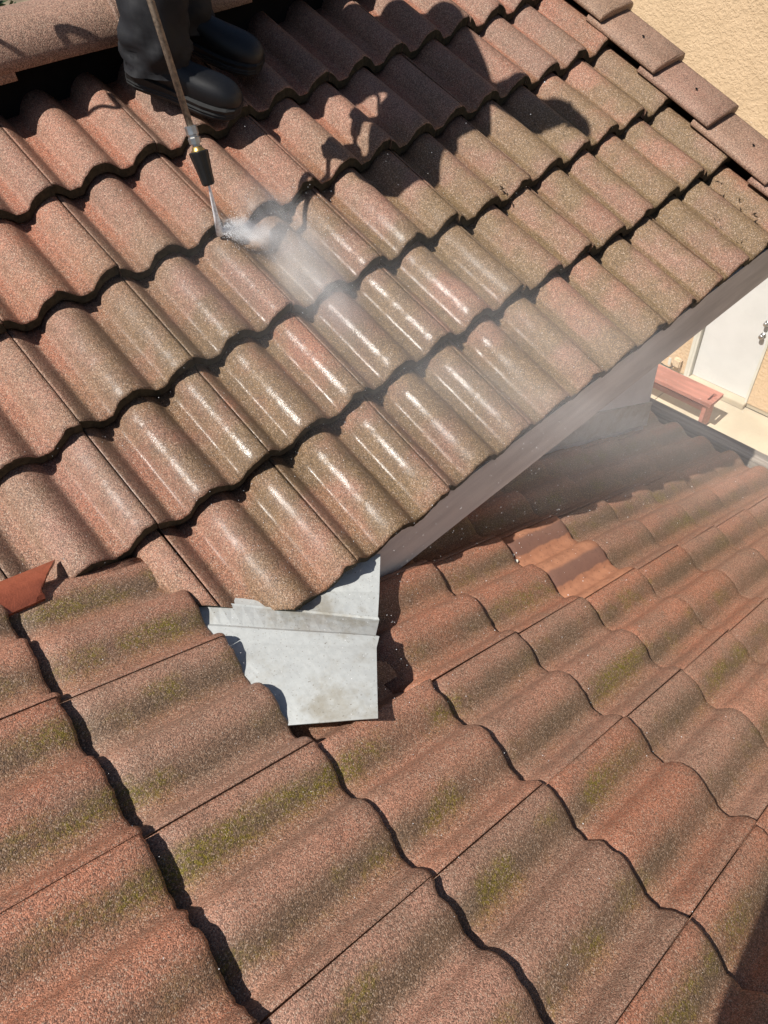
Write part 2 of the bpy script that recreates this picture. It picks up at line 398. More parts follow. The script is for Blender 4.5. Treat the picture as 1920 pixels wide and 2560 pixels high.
# deck (felt) under the tiles, two slopes
bm = bmesh.new()
def quad(bm, pts): bm.faces.new([bm.verts.new(p) for p in pts])
yr = 2.34
def za(y, h=0): return OA.z + (y - OA.y) * math.tan(AL) + h / math.cos(AL)
P0 = [W(-1.6, yr, za(yr, -.06)), W(2.66, yr, za(yr, -.06)), W(2.66, 0.93, za(.93, -.06)), W(0.26, 0.93, za(.93, -.06)), W(-1.2, 2.25, za(2.25, -.06))]
quad(bm, P0)
quad(bm, [W(-1.6, yr, za(yr, -.06)), W(-1.6, 3.9, za(yr, -.06) - 1.56 * math.tan(AL)), W(2.44, 3.9, za(yr, -.06) - 1.56 * math.tan(AL)), W(2.44, yr, za(yr, -.06))])
bmesh.ops.solidify(bm, geom=bm.faces[:], thickness=0.02)
from_bm('felt_deck', bm, M_FELT, up_roof)

bm = bmesh.new(); add_box(bm, W(-1.6, 2.262, -.62), W(2.60, 2.42, -.455)); from_bm('ridge_shade_filler', bm, M_FELT, up_roof)  # black block closing the ridge gap; the deep shade there is its colour
bm = bmesh.new(); add_box(bm, W(.38, .912, -1.36), W(2.50, .95, -1.312)); from_bm('eave_filler', bm, M_FELT, up_roof)
# ridge tiles
def arch_tile(name, c0, c1, w, h, th, m, parent, col, seed, flat=0.35):
    """cap tile from c0 to c1 (world); w half width, h rise; slight taper and lap"""
    d = (c1 - c0); L = d.length; d.normalize(); side = d.cross(Vector((0, 0, 1))).normalized(); up = side.cross(d)
    bm = bmesh.new(); rings = []
    for s in (0, .012, .2, .5, .8, .988, 1):
        ring_o, ring_i = [], []
        for q in range(17):
            a = math.pi * q / 16; ca, sa = math.cos(a), math.sin(a)
            x = w * math.copysign(abs(ca) ** 0.8, ca); z = h * sa ** 0.85
            wob = .0025 * noise.noise((s * 4 + seed, q * .6, seed)); rr = 1 - (.004 if s in (0, 1) else 0)
            ring_o.append(c0 + d * (s * L) + side * x * rr + up * (z * rr + wob))
            ring_i.append(c0 + d * (s * L) + side * x * (1 - th / w) + up * (z * (1 - th / h) - .002))
        rings.append(ring_o + ring_i[::-1])
    loft(bm, rings)
    o = from_bm(name, bm, m, parent, True); o.color = (*col, 1)
    o.data.polygons[0].use_smooth = False
    return o
rx0 = -0.95
for i in range(10):
    x0 = rx0 + i * 0.372
    arch_tile('ridge_tile', W(x0, 2.312, -0.508 + .004), W(x0 + .43, 2.312, -0.508 - .020), .128, .110, .020, MT_C, up_roof,
              [(0.31, .185, .13), (.295, .17, .12), (.29, .18, .135)][i % 3], i + 3.3)
# rake tiles along the gable end
def rake_tile(y0, y1, seed):
    """lower end at y0, tucked under the next one at y1"""
    bm = bmesh.new(); rings = []
    sec = [(x_ - .05, h_) for x_, h_ in ((2.498, .038), (2.505, .052), (2.56, .058), (2.62, .060), (2.66, .059), (2.682, .051), (2.692, .035), (2.694, -.06),
           (2.672, -.06), (2.670, .025), (2.655, .035), (2.56, .034), (2.51, .028))]
    L = (y1 - y0) / math.cos(AL)
    for s in (0, .012, .25, .5, .75, 1):
        r = []
        for q, (x, h) in enumerate(sec):
            jit = .002 * noise.noise((x * 40, s * 3, seed)) + (.0035 * noise.noise((x * 90, seed, 3)) if s == 0 else 0)
            rd = -.004 if (s == 0 and q < 8) else 0
            lift = .032 * (1 - s) - .006
            r.append(W(Vector((x, y0, za(y0))) + UA * (s * L + jit) + NA * (h + lift + rd)))
        rings.append(r)
    loft(bm, rings); o = from_bm('rake_tile', bm, MT_C, up_roof, False)
    for p in o.data.polygons: p.use_smooth = abs((p.normal).dot(UA)) < .5
    o.color = (.29, .165 + .008 * (int(seed) % 3), .118, 1); return o
ry = [2.23, 1.995, 1.752, 1.512, 1.272, 1.022, 0.86]
for i in range(6): 
    rk = rake_tile(ry[i + 1], ry[i] + .05, i * 1.7 + 1)
    hole = bmesh.new(); c = W(Vector((2.535, ry[i + 1] + .12, za(ry[i + 1] + .12))) + NA * .0765)
    bmesh.ops.create_circle(hole, cap_ends=True, segments=10, radius=.0055, matrix=Matrix.Translation(c) @ NA.to_track_quat('Z', 'Y').to_matrix().to_4x4())
    from_bm('nail_hole', hole, M_FELT, rk)
# fascia, soffit, walls of the gable wing
under_house(box('fascia_board', W(0.36, 0.884, -1.470), W(2.50, 0.910, -1.323), M_FASCIA))
bm = bmesh.new(); add_box(bm, W(.4, .912, -1.472), W(2.46, 1.21, -1.452)); under_house(from_bm('soffit', bm, M_FASCIA))
gw = under_house(box('gable_wall', W(-1.2, 1.215, -5.6), W(2.45, 3.6, -1.474), M_GREYWALL))
# apron flashing strip that climbs the wall foot
bm = bmesh.new(); rr = []
for x in (0.6, 2.46):
    zb = OB.z - (x - OB.x) * math.tan(BE)
    rr.append([W(x, 1.206, zb + .02), W(x, 1.214, zb + .02), W(x, 1.214, zb + .165), W(x, 1.206, zb + .165)])
loft(bm, rr); under_house(from_bm('wall_flashing', bm, M_METAL))

# ---- lower main roof
lo_roof = hpart('main_roof'); lo_roof['label'] = 'lower mossy roof sloping away to the patio'
for n in range(1, 12):
    for m_ in range(-5, 13, 2):
        org = b_pt(m_ + PANW - JU, NBI[n])          # side joint; tile runs towards +y from here
        orange = (m_ == 3 and n == 6)
        rz = R_.gauss(0, 0.003); dz = R_.gauss(0, 0.0012) - (.022 if n == 3 and m_ == 3 else 0)
        mw = tile_matrix(org - UB * R_.gauss(0, .003), XB, UB, NB, rz, R_.gauss(0, .003), dz, TILT_B)
        pl = []
        if n <= 3: pl.append((v0 - VN * 0.004, (-VN + Vector((0, 0, -.7))).normalized()))
        else: pl.append((W(0, 1.75, 0), Vector((0, 1, 0))))
        if m_ < -1 and n < 9 and n > 2: continue
        if n == 3 and m_ <= 1: continue
        t = TINTS[R_.randrange(len(TINTS))]; f = R_.uniform(.84, 1.0)
        if orange:
            ob = tile_mesh(77, M_OCHRE, .019, .76)
            o = place_tile(lo_roof, ob, mw, t, pl, M_OCHRE); o['label'] = 'bare orange terracotta replacement tile'
        else:
            place_tile(lo_roof, VL[R_.randrange(6)], mw, [t[0] * f * 1.06, t[1] * f * 1.02, t[2] * f * .98], pl, MT_L)
bm = bmesh.new()
def zb_(x, h=0): return OB.z - (x - OB.x) * math.tan(BE) + h / math.cos(BE)
quad(bm, [W(-1.6, -2.2, zb_(-1.6, -.062)), W(2.72, -2.2, zb_(2.72, -.062)), W(2.72, 4, zb_(2.72, -.062)), W(2.46, 4, zb_(2.46, -.062)),
          W(2.46, 1.2, zb_(2.46, -.062)), W(0.25, .9, zb_(.25, -.062)), W(-1.4, 2.5, zb_(-1.4, -.062))])
bmesh.ops.triangulate(bm, faces=bm.faces[:])
bmesh.ops.solidify(bm, geom=bm.faces[:], thickness=0.02)
from_bm('felt_deck', bm, M_FELT, lo_roof)
under_house(box('eave_board', W(2.735, -3, -2.71), W(2.775, 4.5, -2.535), M_GREYWOOD, bev=.004))
under_house(box('eave_board', W(2.778, -3, -2.69), W(2.825, 4.5, -2.545), M_GREYWOOD, bev=.004))
under_house(box('main_wall', W(-1.5, -3, -5.6), W(2.35, 1.2, -2.75), M_STUCCO))

# ---- valley metal: two flanges with a centre rib
def sheet(rows, th=.0015):
    bm = bmesh.new(); vr = [[bm.verts.new(W(p)) for p in r] for r in rows]
    for a, b in zip(vr, vr[1:]):
        for i in range(len(a) - 1): bm.faces.new((a[i], a[i + 1], b[i + 1], b[i]))
    bmesh.ops.recalc_face_normals(bm, faces=bm.faces); bmesh.ops.solidify(bm, geom=bm.faces[:], thickness=th); return bm
def lerp(a, b, t): return Vector(a).lerp(Vector(b), t)
def raypt(px, py): return RIGHT * ((px - 960) / 1741.9) + DOWN * ((py - 1280) / 1741.9) + FWD     # survey sight line of the phone
def sight_b(px, py, h): d = raypt(px, py); return d * ((OB + NB * h).dot(NB) / d.dot(NB))
def sight_a(px, py, h): d = raypt(px, py); return d * ((OA + NA * h).dot(NA) / d.dot(NA))
ribR = sight_a(945, 1545, 0.014); ribL = sight_a(486, 1500, 0.0)
b2R = sight_b(941, 1582, .066); b2L = sight_b(518, 1550, -.008) + UB * .022
botR = sight_b(945, 1795, .058); botL = sight_b(724, 1803, -.006) + UB * .022
ins = Vector((.695, .719, 0)); ins = (ins - NA * ins.dot(NA)).normalized()
aR = sight_a(951, 1385, -.030); aM = sight_a(948, 1480, -.012)
aLm = ribL + ins * .03 - NA * .035; aLt = ribL + ins * .12 - NA * .045
ext = (ribL - ribR) * 0.02
def row(L_, R2, wav=0): return [lerp(L_, R2, t) + Vector((0, 0, wav * math.sin(t * 9 + 1) * t)) for t in [i / 16 for i in range(17)]]
def bend(r, z):        # lets the hidden part of a row dip under the upper tiles
    return [p + NA * (z * (1 - i / 16)) for i, p in enumerate(r)]
rows = [row(aLt, aR), row(aLm, aM, .0012), row(ribL - NA * .006, ribR - NA * .002), row(ribL + NA * .002, ribR + NA * .006)]
rows += [row(ribL + Vector((-.002, -.006, .002)), ribR + Vector((-.002, -.007, .002))), row(b2L, b2R - NB * .006, .001), row(b2L + Vector((0, -.010, .003)), b2R + Vector((-.003, -.014, .006)), .001)]
for t in (.2, .4, .6, .8, .97, 1.0): rows.append(row(lerp(b2L, botL, t), lerp(b2R, botR, t) + Vector((0, 0, .005 * math.sin(t * 3.1))), .0016 if t < .9 else .0006))
under_house(from_bm('valley_flashing', sheet(rows), M_METAL))['label'] = 'bent galvanised sheet at the foot of the roof valley'
# mortar crumbs beside the orange tile
for (m_, n_) in ((0.84, 5.045), (0.95, 5.05), (2.02, 5.03)):
    bm = bmesh.new(); bmesh.ops.create_icosphere(bm, subdivisions=2, radius=.0075)
    for v in bm.verts: v.co = Vector((v.co.x * 1.2, v.co.y * .9, v.co.z * .5)) * (1 + .5 * noise.noise(v.co * 120 + Vector((m_ * 9, 0, 0))))
    c = W(b_pt(m_, n_, -.018 + prof(PANW - m_) * .64))
    for v in bm.verts: v.co += c
    from_bm('mortar_crumb', bm, M_MORTAR, lo_roof)

# ---- broken red tile lying in the valley
def shard():
    bm = bmesh.new(); rings = []
    base = Vector((-0.140, 1.148, -1.060))
    ax = Vector((0.80, 0.10, -0.30)).normalized(); nn = Vector((-.15, -.30, .92)).normalized(); sd = nn.cross(ax).normalized(); nn = ax.cross(sd)
    for s in range(-4, 6):
        r_o, r_i = [], []
        for q in range(-6, 7):
            w = .038 * q / 6; z = .014 * math.cos(q / 6 * 1.45)
            x = s * .019 + (.040 * (q / 6) if s == 5 else 0) + .004 * noise.noise((q * .7, s, 2.2))
            p = base + ax * x + sd * w
            r_o.append(W(p + nn * z)); r_i.append(W(p + nn * (z - .016)))
        rings.append(r_o + r_i[::-1])
    loft(bm, rings); o = from_bm('broken_tile', bm, M_REDSH); return o
tag(shard(), 'bright red broken tile piece tilted over the dark valley gap', 'broken tile')

# ================================================================== NEIGHBOURING BUILDING
nb = tag(empty('stucco_building', (6.75, 2.6, 0)), 'peach stucco building with a white door beyond the patio', 'building')
def nbp(o): o.parent = nb; o.matrix_parent_inverse = Matrix.Translation(nb.location).inverted(); return o
XW = 6.75
dL, dR, dT = 2.93, 2.235, 2.05
bm = bmesh.new()
add_box(bm, (XW, dL + .075, .06), (XW + .25, 11, 6.2)); add_box(bm, (XW, -8, .06), (XW + .25, dR - .03, 6.2)); add_box(bm, (XW, dR - .03, dT + .06), (XW + .25, dL + .075, 6.2))
nbp(from_bm('stucco_wall', bm, M_STUCCO))
nbp(box('wall_footing', (XW + .012, -8, 0), (XW + .25, 11, .058), M_CONC))
dr = nbp(box('door', (XW + .045, dR + .002, .075), (XW + .09, dL - .002, dT), M_DOOR))
bm = bmesh.new()
for lo, hi in (((XW - .022, dL, .02), (XW + .05, dL + .03, dT + .03)), ((XW - .012, dL + .032, .02), (XW + .04, dL + .073, dT + .05)),
               ((XW - .012, dR - .028, .02), (XW + .05, dR, dT + .03))): add_box(bm, lo, hi, .003)
nbp(from_bm('door_frame', bm, M_TRIM))
nbp(box('door_sill', (XW - .07, dR - .03, .002), (XW + .10, dL + .03, .07), M_CONC, bev=.006))
for z, r in ((.905, .026), (1.06, .022)):
    bm = bmesh.new(); y = dR + .07
    tube(bm, [(XW + .044, y, z), (XW + .036, y, z), (XW + .034, y, z), (XW + .012, y, z), (XW + .008, y, z), (XW - .012, y, z), (XW - .018, y, z)],
         [r * 1.15, r * 1.15, r * .5, r * .5, r, r, r * .6], 16)
    from_bm('door_knob' if z < 1 else 'deadbolt', bm, M_STEEL, dr, True)
bx = nbp(box('outlet_cover', (XW - .06, 3.055, .14), (XW + .002, 3.15, .255), plain('cover_tan', (.66, .50, .33), .6), bev=.012))
bm = bmesh.new(); add_box(bm, (XW - .075, 3.165, .15), (XW - .068, 3.20, .25), .002); from_bm('flip_lid', bm, M_TRIM, bx)
bm = bmesh.new(); tube(bm, smooth_path([(XW - .02, 3.12, .14), (XW - .04, 3.2, .09), (XW - .05, 3.4, .12), (XW - .05, 3.8, .10)], 5), .006, 8)
nbp(from_bm('power_cord', bm, M_RUBBER))

# ---- bench on the patio
bn = tag(empty('bench', (6.17, 2.8, 0)), 'red-brown painted wooden bench with a slotted seat beside the white door', 'bench')
def bnp(o): o.parent = bn; o.matrix_parent_inverse = Matrix.Translation(bn.location).inverted(); return o
bm = bmesh.new()
x0, x1, ye, yf = 6.045, 6.29, 2.312, 3.55; hx0, hx1, hy0, hy1 = 6.10, 6.235, 2.352, 2.392; z0, z1 = .375, .42
for lo, hi in (((x0, ye, z0), (hx0, yf, z1)), ((hx1, ye, z0), (x1, yf, z1)), ((hx0, ye, z0), (hx1, hy0, z1)), ((hx0, hy1, z0), (hx1, yf, z1))): add_box(bm, lo, hi)
bmesh.ops.remove_doubles(bm, verts=bm.verts[:], dist=1e-5)
bnp(from_bm('seat', bm, M_BENCH))
for y in (2.385, 3.46): bnp(box('leg', (6.075, y - .022, 0), (6.265, y + .022, .374), M_BENCH, bev=.003))
bnp(box('stretcher', (6.15, 2.41, .20), (6.185, 3.43, .27), M_BENCH, bev=.003))

# ---- dark tree behind the ridge
tr = tag(empty('leafy_tree', (1.5, 9.5, 0)), 'dark leafy tree rising behind the ridge tiles', 'tree')
bm = bmesh.new(); tube(bm, smooth_path([(0, 0, 0), (.1, .05, 1.5), (0, .1, 3.0), (.15, 0, 4.6)], 4), [.16] * 4 + [.13] * 4 + [.09] * 5, 9)
for a in range(7):
    an = a * .9; tube(bm, [(0, 0, 2.2 + .3 * a), (math.cos(an) * .6, math.sin(an) * .6, 2.9 + .3 * a), (math.cos(an) * 1.2, math.sin(an) * 1.2, 3.3 + .3 * a)], [.05, .035, .015], 6)
from_bm('trunk', bm, M_BARK, tr)
bm = bmesh.new(); rr2 = random.Random(5)
cl = [Vector((rr2.gauss(0, 1.3), rr2.gauss(0, .9), 3.6 + rr2.gauss(0, .9))) for _ in range(60)]
for c in cl:
    for _ in range(110):
        p = c + Vector((rr2.gauss(0, .28), rr2.gauss(0, .28), rr2.gauss(0, .22)))
        d = Vector((rr2.gauss(0, 1), rr2.gauss(0, 1), rr2.gauss(0, 1))).normalized(); s, t = frame_of(d)
        l = rr2.uniform(.05, .09)
        bm.faces.new([bm.verts.new(q) for q in (p - s * l, p + t * l * .4, p + s * l, p - t * l * .4)])
tag(from_bm('crown', bm, M_LEAF, tr))

# ================================================================== PEOPLE
def skin_body(name, verts, edges, m, parent, subdiv=2):
    """verts: name -> (pos, radius); continuous surface grown round the bones"""
    keys = list(verts); me = bpy.data.meshes.new(name)
    me.from_pydata([verts[k][0] for k in keys], [(keys.index(a), keys.index(b)) for a, b in edges], [])
    o = bpy.data.objects.new(name, me); C.objects.link(o)
    md = o.modifiers.new('skin', 'SKIN'); md.use_smooth_shade = True
    for i, k in enumerate(keys):
        r = verts[k][1]; r = (r, r) if not isinstance(r, tuple) else r
        me.skin_vertices[0].data[i].radius = r; me.skin_vertices[0].data[i].use_root = (i == 0)
    ms = o.modifiers.new('sub', 'SUBSURF'); ms.levels = subdiv; ms.render_levels = subdiv
    me.materials.append(m)
    if parent: o.parent = parent; o.matrix_parent_inverse = parent.matrix_world.inverted()
    return o
def hand_nodes(V, E, pre, wrist, grip, axis, out, r=.0100):
    """palm beside a bar through `grip` along `axis`; four fingers and a thumb curl round it. `out` = from bar to palm"""
    axis = axis.normalized(); out = (out - axis * out.dot(axis)).normalized(); sd = axis.cross(out)
    palm = grip + out * .034
    V[pre + 'palm'] = (palm + (wrist - palm) * .35, (.030, .016)); E.append((pre + 'wrist', pre + 'palm'))
    for i, (off, ln) in enumerate(((-.030, .9), (-.010, 1.0), (.010, .95), (.030, .8))):
        last = pre + 'palm'
        for q, an in enumerate((0.5, 1.35, 2.3, 3.2)):
            rad = .027 if q else .032
            p = grip + axis * off + (out * math.cos(an) + sd * math.sin(an)) * rad * (1 if q < 3 else .9)
            V[f'{pre}f{i}{q}'] = (p, r * (1 - .12 * q) * (.95 if i == 3 else 1)); E.append((last, f'{pre}f{i}{q}')); last = f'{pre}f{i}{q}'
    last = pre + 'palm'
    for q, an in enumerate((-.5, -1.4, -2.2)):
        p = grip - axis * (.045 - .012 * q) + (out * math.cos(an) + sd * math.sin(an)) * .028
        V[f'{pre}t{q}'] = (p, r * 1.1 * (1 - .1 * q)); E.append((last, f'{pre}t{q}')); last = f'{pre}t{q}'

def shoe(parent, heel, toe, side_hint, seed):
    """heel and toe are points on the tread line"""
    F = (toe - heel); L = F.length; F.normalize(); U = (NA - F * NA.dot(F)).normalized(); Rr = F.cross(U)
    secs = [  # s, half width, sole top, upper top, toe lift
        (0.00, .022, .038, .060, .014), (.03, .037, .044, .095, .004), (.10, .043, .046, .112, 0), (.20, .045, .044, .116, 0), (.32, .044, .040, .112, 0),
        (.42, .045, .037, .102, 0), (.55, .051, .034, .094, 0), (.68, .056, .033, .088, 0), (.80, .056, .033, .085, .001), (.90, .050, .033, .076, .003),
        (.965, .036, .033, .060, .006), (1.0, .016, .031, .042, .012)]
    def rings(fn): return [fn(*s) for s in secs]
    def upper(s, w, st, ut, lf):
        r = []
        for q in range(18):
            a = 2 * math.pi * q / 18; ca, sa = math.cos(a), math.sin(a)
            x = w * .93 * math.copysign(abs(ca) ** .75, ca)
            z = st - .004 + (ut - st) * (math.copysign(abs(sa) ** .8, sa) * .5 + .5) if sa >= 0 else st - .006
            if sa >= 0: z = st - .004 + (ut - st) * (abs(sa) ** .8)
            wr = .0018 * noise.noise((s * 14, q * .8, seed))
            r.append(heel + F * (s * L) + Rr * (x + wr) + U * (z + wr + lf * .5))
        return r
    def sole(s, w, st, ut, lf):
        r = []
        for (x, z) in ((-1, .0), (-1.05, .010), (-1.0, .013), (-1.06, .018), (-1.0, .022), (-1.04, st), (-.85, st + .003), (.85, st + .003), (1.04, st), (1.0, .022), (1.06, .018), (1.0, .013), (1.05, .010), (1, 0)):
            z2 = z if z <= .022 else z
            r.append(heel + F * (s * L) + Rr * (w * 1.05 * x) + U * (max(z2, lf if z == 0 else z2)))
        return r
    bm = bmesh.new(); loft(bm, rings(upper)); u = from_bm('shoe', bm, M_SHOE, None, True); u.parent = parent; u.matrix_parent_inverse = parent.matrix_world.inverted()
    md = u.modifiers.new('s', 'SUBSURF'); md.levels = 1; md.render_levels = 1
    bm = bmesh.new(); loft(bm, rings(sole)); s_ = from_bm('sole', bm, M_SOLE, u, False); s_.modifiers.new('b', 'BEVEL').width = .001
    return u
def leg_cloth(bm, pts, rads, seed, nfold=1.0, seg=40):
    """loose trouser leg lofted from hem to hip with wrinkles"""
    path = smooth_path(pts, 12); n = len(path); rings = []
    for i, p in enumerate(path):
        t = i / (n - 1); d = path[min(i + 1, n - 1)] - path[max(i - 1, 0)]; s, u = frame_of(d, Vector((0, 1, 0)))
        f = t * (len(rads) - 1); a = int(min(f, len(rads) - 2)); r = rads[a] + (rads[a + 1] - rads[a]) * (f - a)
        ring = []
        for q in range(seg):
            an = 2 * math.pi * q / seg; v = Vector((math.cos(an), math.sin(an), 0))
            w = noise.noise((v.x * 1.7 + seed, v.y * 1.7, t * 9)) * .013 + noise.noise((v.x * 1.1, v.y * 1.1 + seed, t * 18 + v.x * 3)) * .011 * (1 - .5 * t)
            ring.append(p + (s * v.x + u * v.y) * (r + nfold * w))
        rings.append(ring)
    vr = loft(bm, rings, cap=False)
    inner = [[p + (path[0] - p) * .06 for p in rings[0]], [path[0] + Vector((0, 0, .05)) + (p - path[0]) * .8 for p in rings[0]]]
    loft(bm, inner, cap=False)

# ---- the person with the pressure washer
wk = tag(empty('person', W(1.05, 2.06, -.64)), 'person in black trousers and black shoes standing on the roof holding a lance', 'person')
bpy.context.view_layer.update()
CREST = .043
heelR = W(Vector((.868, 2.128, 0))); toeR = W(Vector((1.066, 1.912, 0)))
for q in (heelR, toeR): q.z = za(q.y, CREST + .010) + ZG
heelR.z += .004
heelL = W(Vector((1.03, 2.235, 0))); toeL = W(Vector((1.225, 2.012, 0)))
for q in (heelL, toeL): q.z = za(q.y, CREST + .008) + ZG
shoe(wk, heelR, toeR, 1, 1.3); shoe(wk, heelL, toeL, 1, 5.1)
ankR = heelR.lerp(toeR, .34) + Vector((0, 0, .072)); ankL = heelL.lerp(toeL, .34) + Vector((0, 0, .072))
pel = W(1.00, 2.14, .13)
hipR = pel + Vector((-.075, -.06, -.04)); hipL = pel + Vector((.075, .06, -.04))
kneeR = W(1.045, 2.045, -.20); kneeL = W(1.19, 2.13, -.16)
bm = bmesh.new()
leg_cloth(bm, [ankR + Vector((-.004, .004, -.028)), ankR + Vector((.022, -.012, .12)), kneeR, hipR + Vector((0, 0, .05))], [.090, .086, .088, .090, .094, .106, .118], 2.0, 1.3)
leg_cloth(bm, [ankL + Vector((-.010, .010, -.026)), ankL + Vector((.01, -.01, .12)), kneeL, hipL + Vector((0, 0, .05))], [.094, .088, .090, .094, .096, .106, .118], 7.0, 1.0)
path = [pel + Vector((0, 0, -.10)), pel + Vector((0, 0, -.02)), pel + Vector((0, -.01, .08)), pel + Vector((0, -.03, .16))]
rings = []
for i, p in enumerate(path):
    w, dp = [(.14, .10), (.185, .135), (.180, .130), (.165, .120)][i]
    rings.append([p + Vector((.74, .67, 0)) * w * math.cos(a) + Vector((.67, -.74, 0)) * dp * math.sin(a) for a in [2 * math.pi * q / 28 for q in range(28)]])
loft(bm, rings)
tro = from_bm('trousers', bm, M_TROUS, None, True); tro.parent = wk; tro.matrix_parent_inverse = wk.matrix_world.inverted()
# lance line (tip to grip)
tip = W(.767, 1.617, -.710); topw = W(.812, 1.745, -.255)
ld = (topw - tip).normalized()
gripR = tip + ld * .66; gripL = tip + ld * .92
V, E = {}, []
sh = W(1.02, 1.99, .56)
V['pelvis'] = (pel, (.14, .11)); V['waist'] = (pel.lerp(sh, .4) + Vector((0, .02, 0)), (.13, .10)); V['chest'] = (sh + Vector((0, .02, -.10)), (.16, .12)); V['neck0'] = (sh + Vector((.01, -.08, .03)), .06)
V['neck'] = (sh + Vector((.012, -.16, .05)), .052); V['head0'] = (W(1.03, 1.77, .62), (.075, .085)); V['head1'] = (W(1.04, 1.71, .70), (.078, .092)); V['crown'] = (W(1.03, 1.70, .78), (.05, .06))
V['nose'] = (W(1.09, 1.625, .635), .016); V['chin'] = (W(1.07, 1.67, .56), .03)
E += [('pelvis', 'waist'), ('waist', 'chest'), ('chest', 'neck0'), ('neck0', 'neck'), ('neck', 'head0'), ('head0', 'head1'), ('head1', 'crown'), ('head0', 'nose'), ('head0', 'chin')]
for s_, hip, knee, ank, heel, toe in (('R', hipR, kneeR, ankR, heelR, toeR), ('L', hipL, kneeL, ankL, heelL, toeL)):
    V['hip' + s_] = (hip, .085); V['knee' + s_] = (knee, .055); V['ank' + s_] = (ank + Vector((0, 0, .01)), .036); V['ball' + s_] = (heel.lerp(toe, .68) + Vector((0, 0, .045)), .026)
    E += [('pelvis', 'hip' + s_), ('hip' + s_, 'knee' + s_), ('knee' + s_, 'ank' + s_), ('ank' + s_, 'ball' + s_)]
shR = sh + Vector((-.14, -.12, -.02)); shL = sh + Vector((.17, .07, .05))
elR = W(.77, 1.69, .15); elL = W(1.06, 1.74, .24)
wrR = gripR + Vector((-.04, -.07, .06)); wrL = gripL + Vector((.10, .01, .03))
for s_, a, b, c in (('R', shR, elR, wrR), ('L', shL, elL, wrL)):
    V['sh' + s_] = (a, .062); V['el' + s_] = (b, .043); V[s_ + 'wrist'] = (c, .028)
    E += [('chest', 'sh' + s_), ('sh' + s_, 'el' + s_), ('el' + s_, s_ + 'wrist')]
hand_nodes(V, E, 'R', wrR, gripR, ld, wrR - gripR); hand_nodes(V, E, 'L', wrL, gripL, ld, wrL - gripL)
body = skin_body('body', V, E, M_SKIN, wk)
JV, JE = {}, []
for k_, r_ in (('waist', (.185, .155)), ('pelvis', (.165, .135)), ('chest', (.21, .17)), ('neck0', .085)): JV[k_] = (V[k_][0], r_)
for s_ in 'RL':
    JV['sh' + s_] = (V['sh' + s_][0], .095); JV['el' + s_] = (V['el' + s_][0], .085); JV['cuff' + s_] = (V['el' + s_][0].lerp(V[s_ + 'wrist'][0], .95), .066)
    JE += [('chest', 'sh' + s_), ('sh' + s_, 'el' + s_), ('el' + s_, 'cuff' + s_)]
JE += [('waist', 'pelvis'), ('waist', 'chest'), ('chest', 'neck0')]
skin_body('jacket', JV, JE, M_JACKET, wk)
# cap
bm = bmesh.new(); rings = []
hc = W(1.035, 1.71, .735); fw = Vector((.55, -.80, -.22)).normalized(); rt = fw.cross(Vector((0, 0, 1))).normalized(); upv = rt.cross(fw)
for t in range(7):
    a = t / 6 * 1.5; rr_ = .108 * math.cos(a); rings.append([hc + rt * rr_ * .92 * math.cos(q) + fw * rr_ * 1.08 * math.sin(q) + upv * (.085 * math.sin(a)) for q in [2 * math.pi * i / 20 for i in range(20)]])
loft(bm, rings)
rings = [[hc + rt * .085 * c + fw * (.09 + d * (1 - abs(c) ** 2.2)) + upv * (.012 - .02 * d / .075 + z) for c in (-1, -.7, -.35, 0, .35, .7, 1)] + [hc + rt * .085 * c + fw * (.09 + d * (1 - abs(c) ** 2.2)) + upv * (.008 - .02 * d / .075 + z) for c in (1, .7, .35, 0, -.35, -.7, -1)] for d, z in ((-.02, 0), (.04, 0), (.08, 0))]
loft(bm, rings); cp = from_bm('cap', bm, M_JACKET, None, True); cp.parent = wk; cp.matrix_parent_inverse = wk.matrix_world.inverted()

# ---- pressure lance
ln = tag(empty('pressure_lance', tip), 'long thin spray lance with black nozzle jetting water onto the tiles', 'spray lance')
bpy.context.view_layer.update()
def lp(o): o.parent = ln; o.matrix_parent_inverse = ln.matrix_world.inverted(); return o
def prof_tube(name, stations, m, seg=20, fl=0):
    bm = bmesh.new(); s, t = frame_of(ld); rings = []
    for d, r in stations:
        c = tip + ld * d
        rings.append([c + (s * math.cos(a) + t * math.sin(a)) * (r * (1 + (fl * (1 if i % 4 < 2 else -1)))) for i, a in enumerate([2 * math.pi * q / seg for q in range(seg)])])
    loft(bm, rings); return lp(from_bm(name, bm, m, None, seg > 12 and not fl))
prof_tube('nozzle', [(0, .0125), (.004, .0150), (.03, .0175), (.070, .0225), (.074, .0228), (.076, .019)], M_BLKPL, 32, .035)
prof_tube('brass_collar', [(.068, .0165), (.078, .0165), (.081, .013), (.086, .012)], M_BRASS)
prof_tube('coupling', [(.084, .0095), (.092, .0095), (.092, .0145), (.104, .0150), (.106, .0125), (.110, .0125), (.112, .0150), (.128, .0150), (.130, .011)], M_STEEL, 8)
prof_tube('lance_tube', [(.126, .0080), (.5, .0080), (.80, .0080)], M_LANCE, 16)
prof_tube('grip', [(.79, .013), (.80, .018), (.98, .018), (1.0, .014)], M_BLKPL, 16)
prof_tube('trigger_body', [(.58, .012), (.59, .023), (.72, .025), (.74, .014)], M_BLKPL, 16)
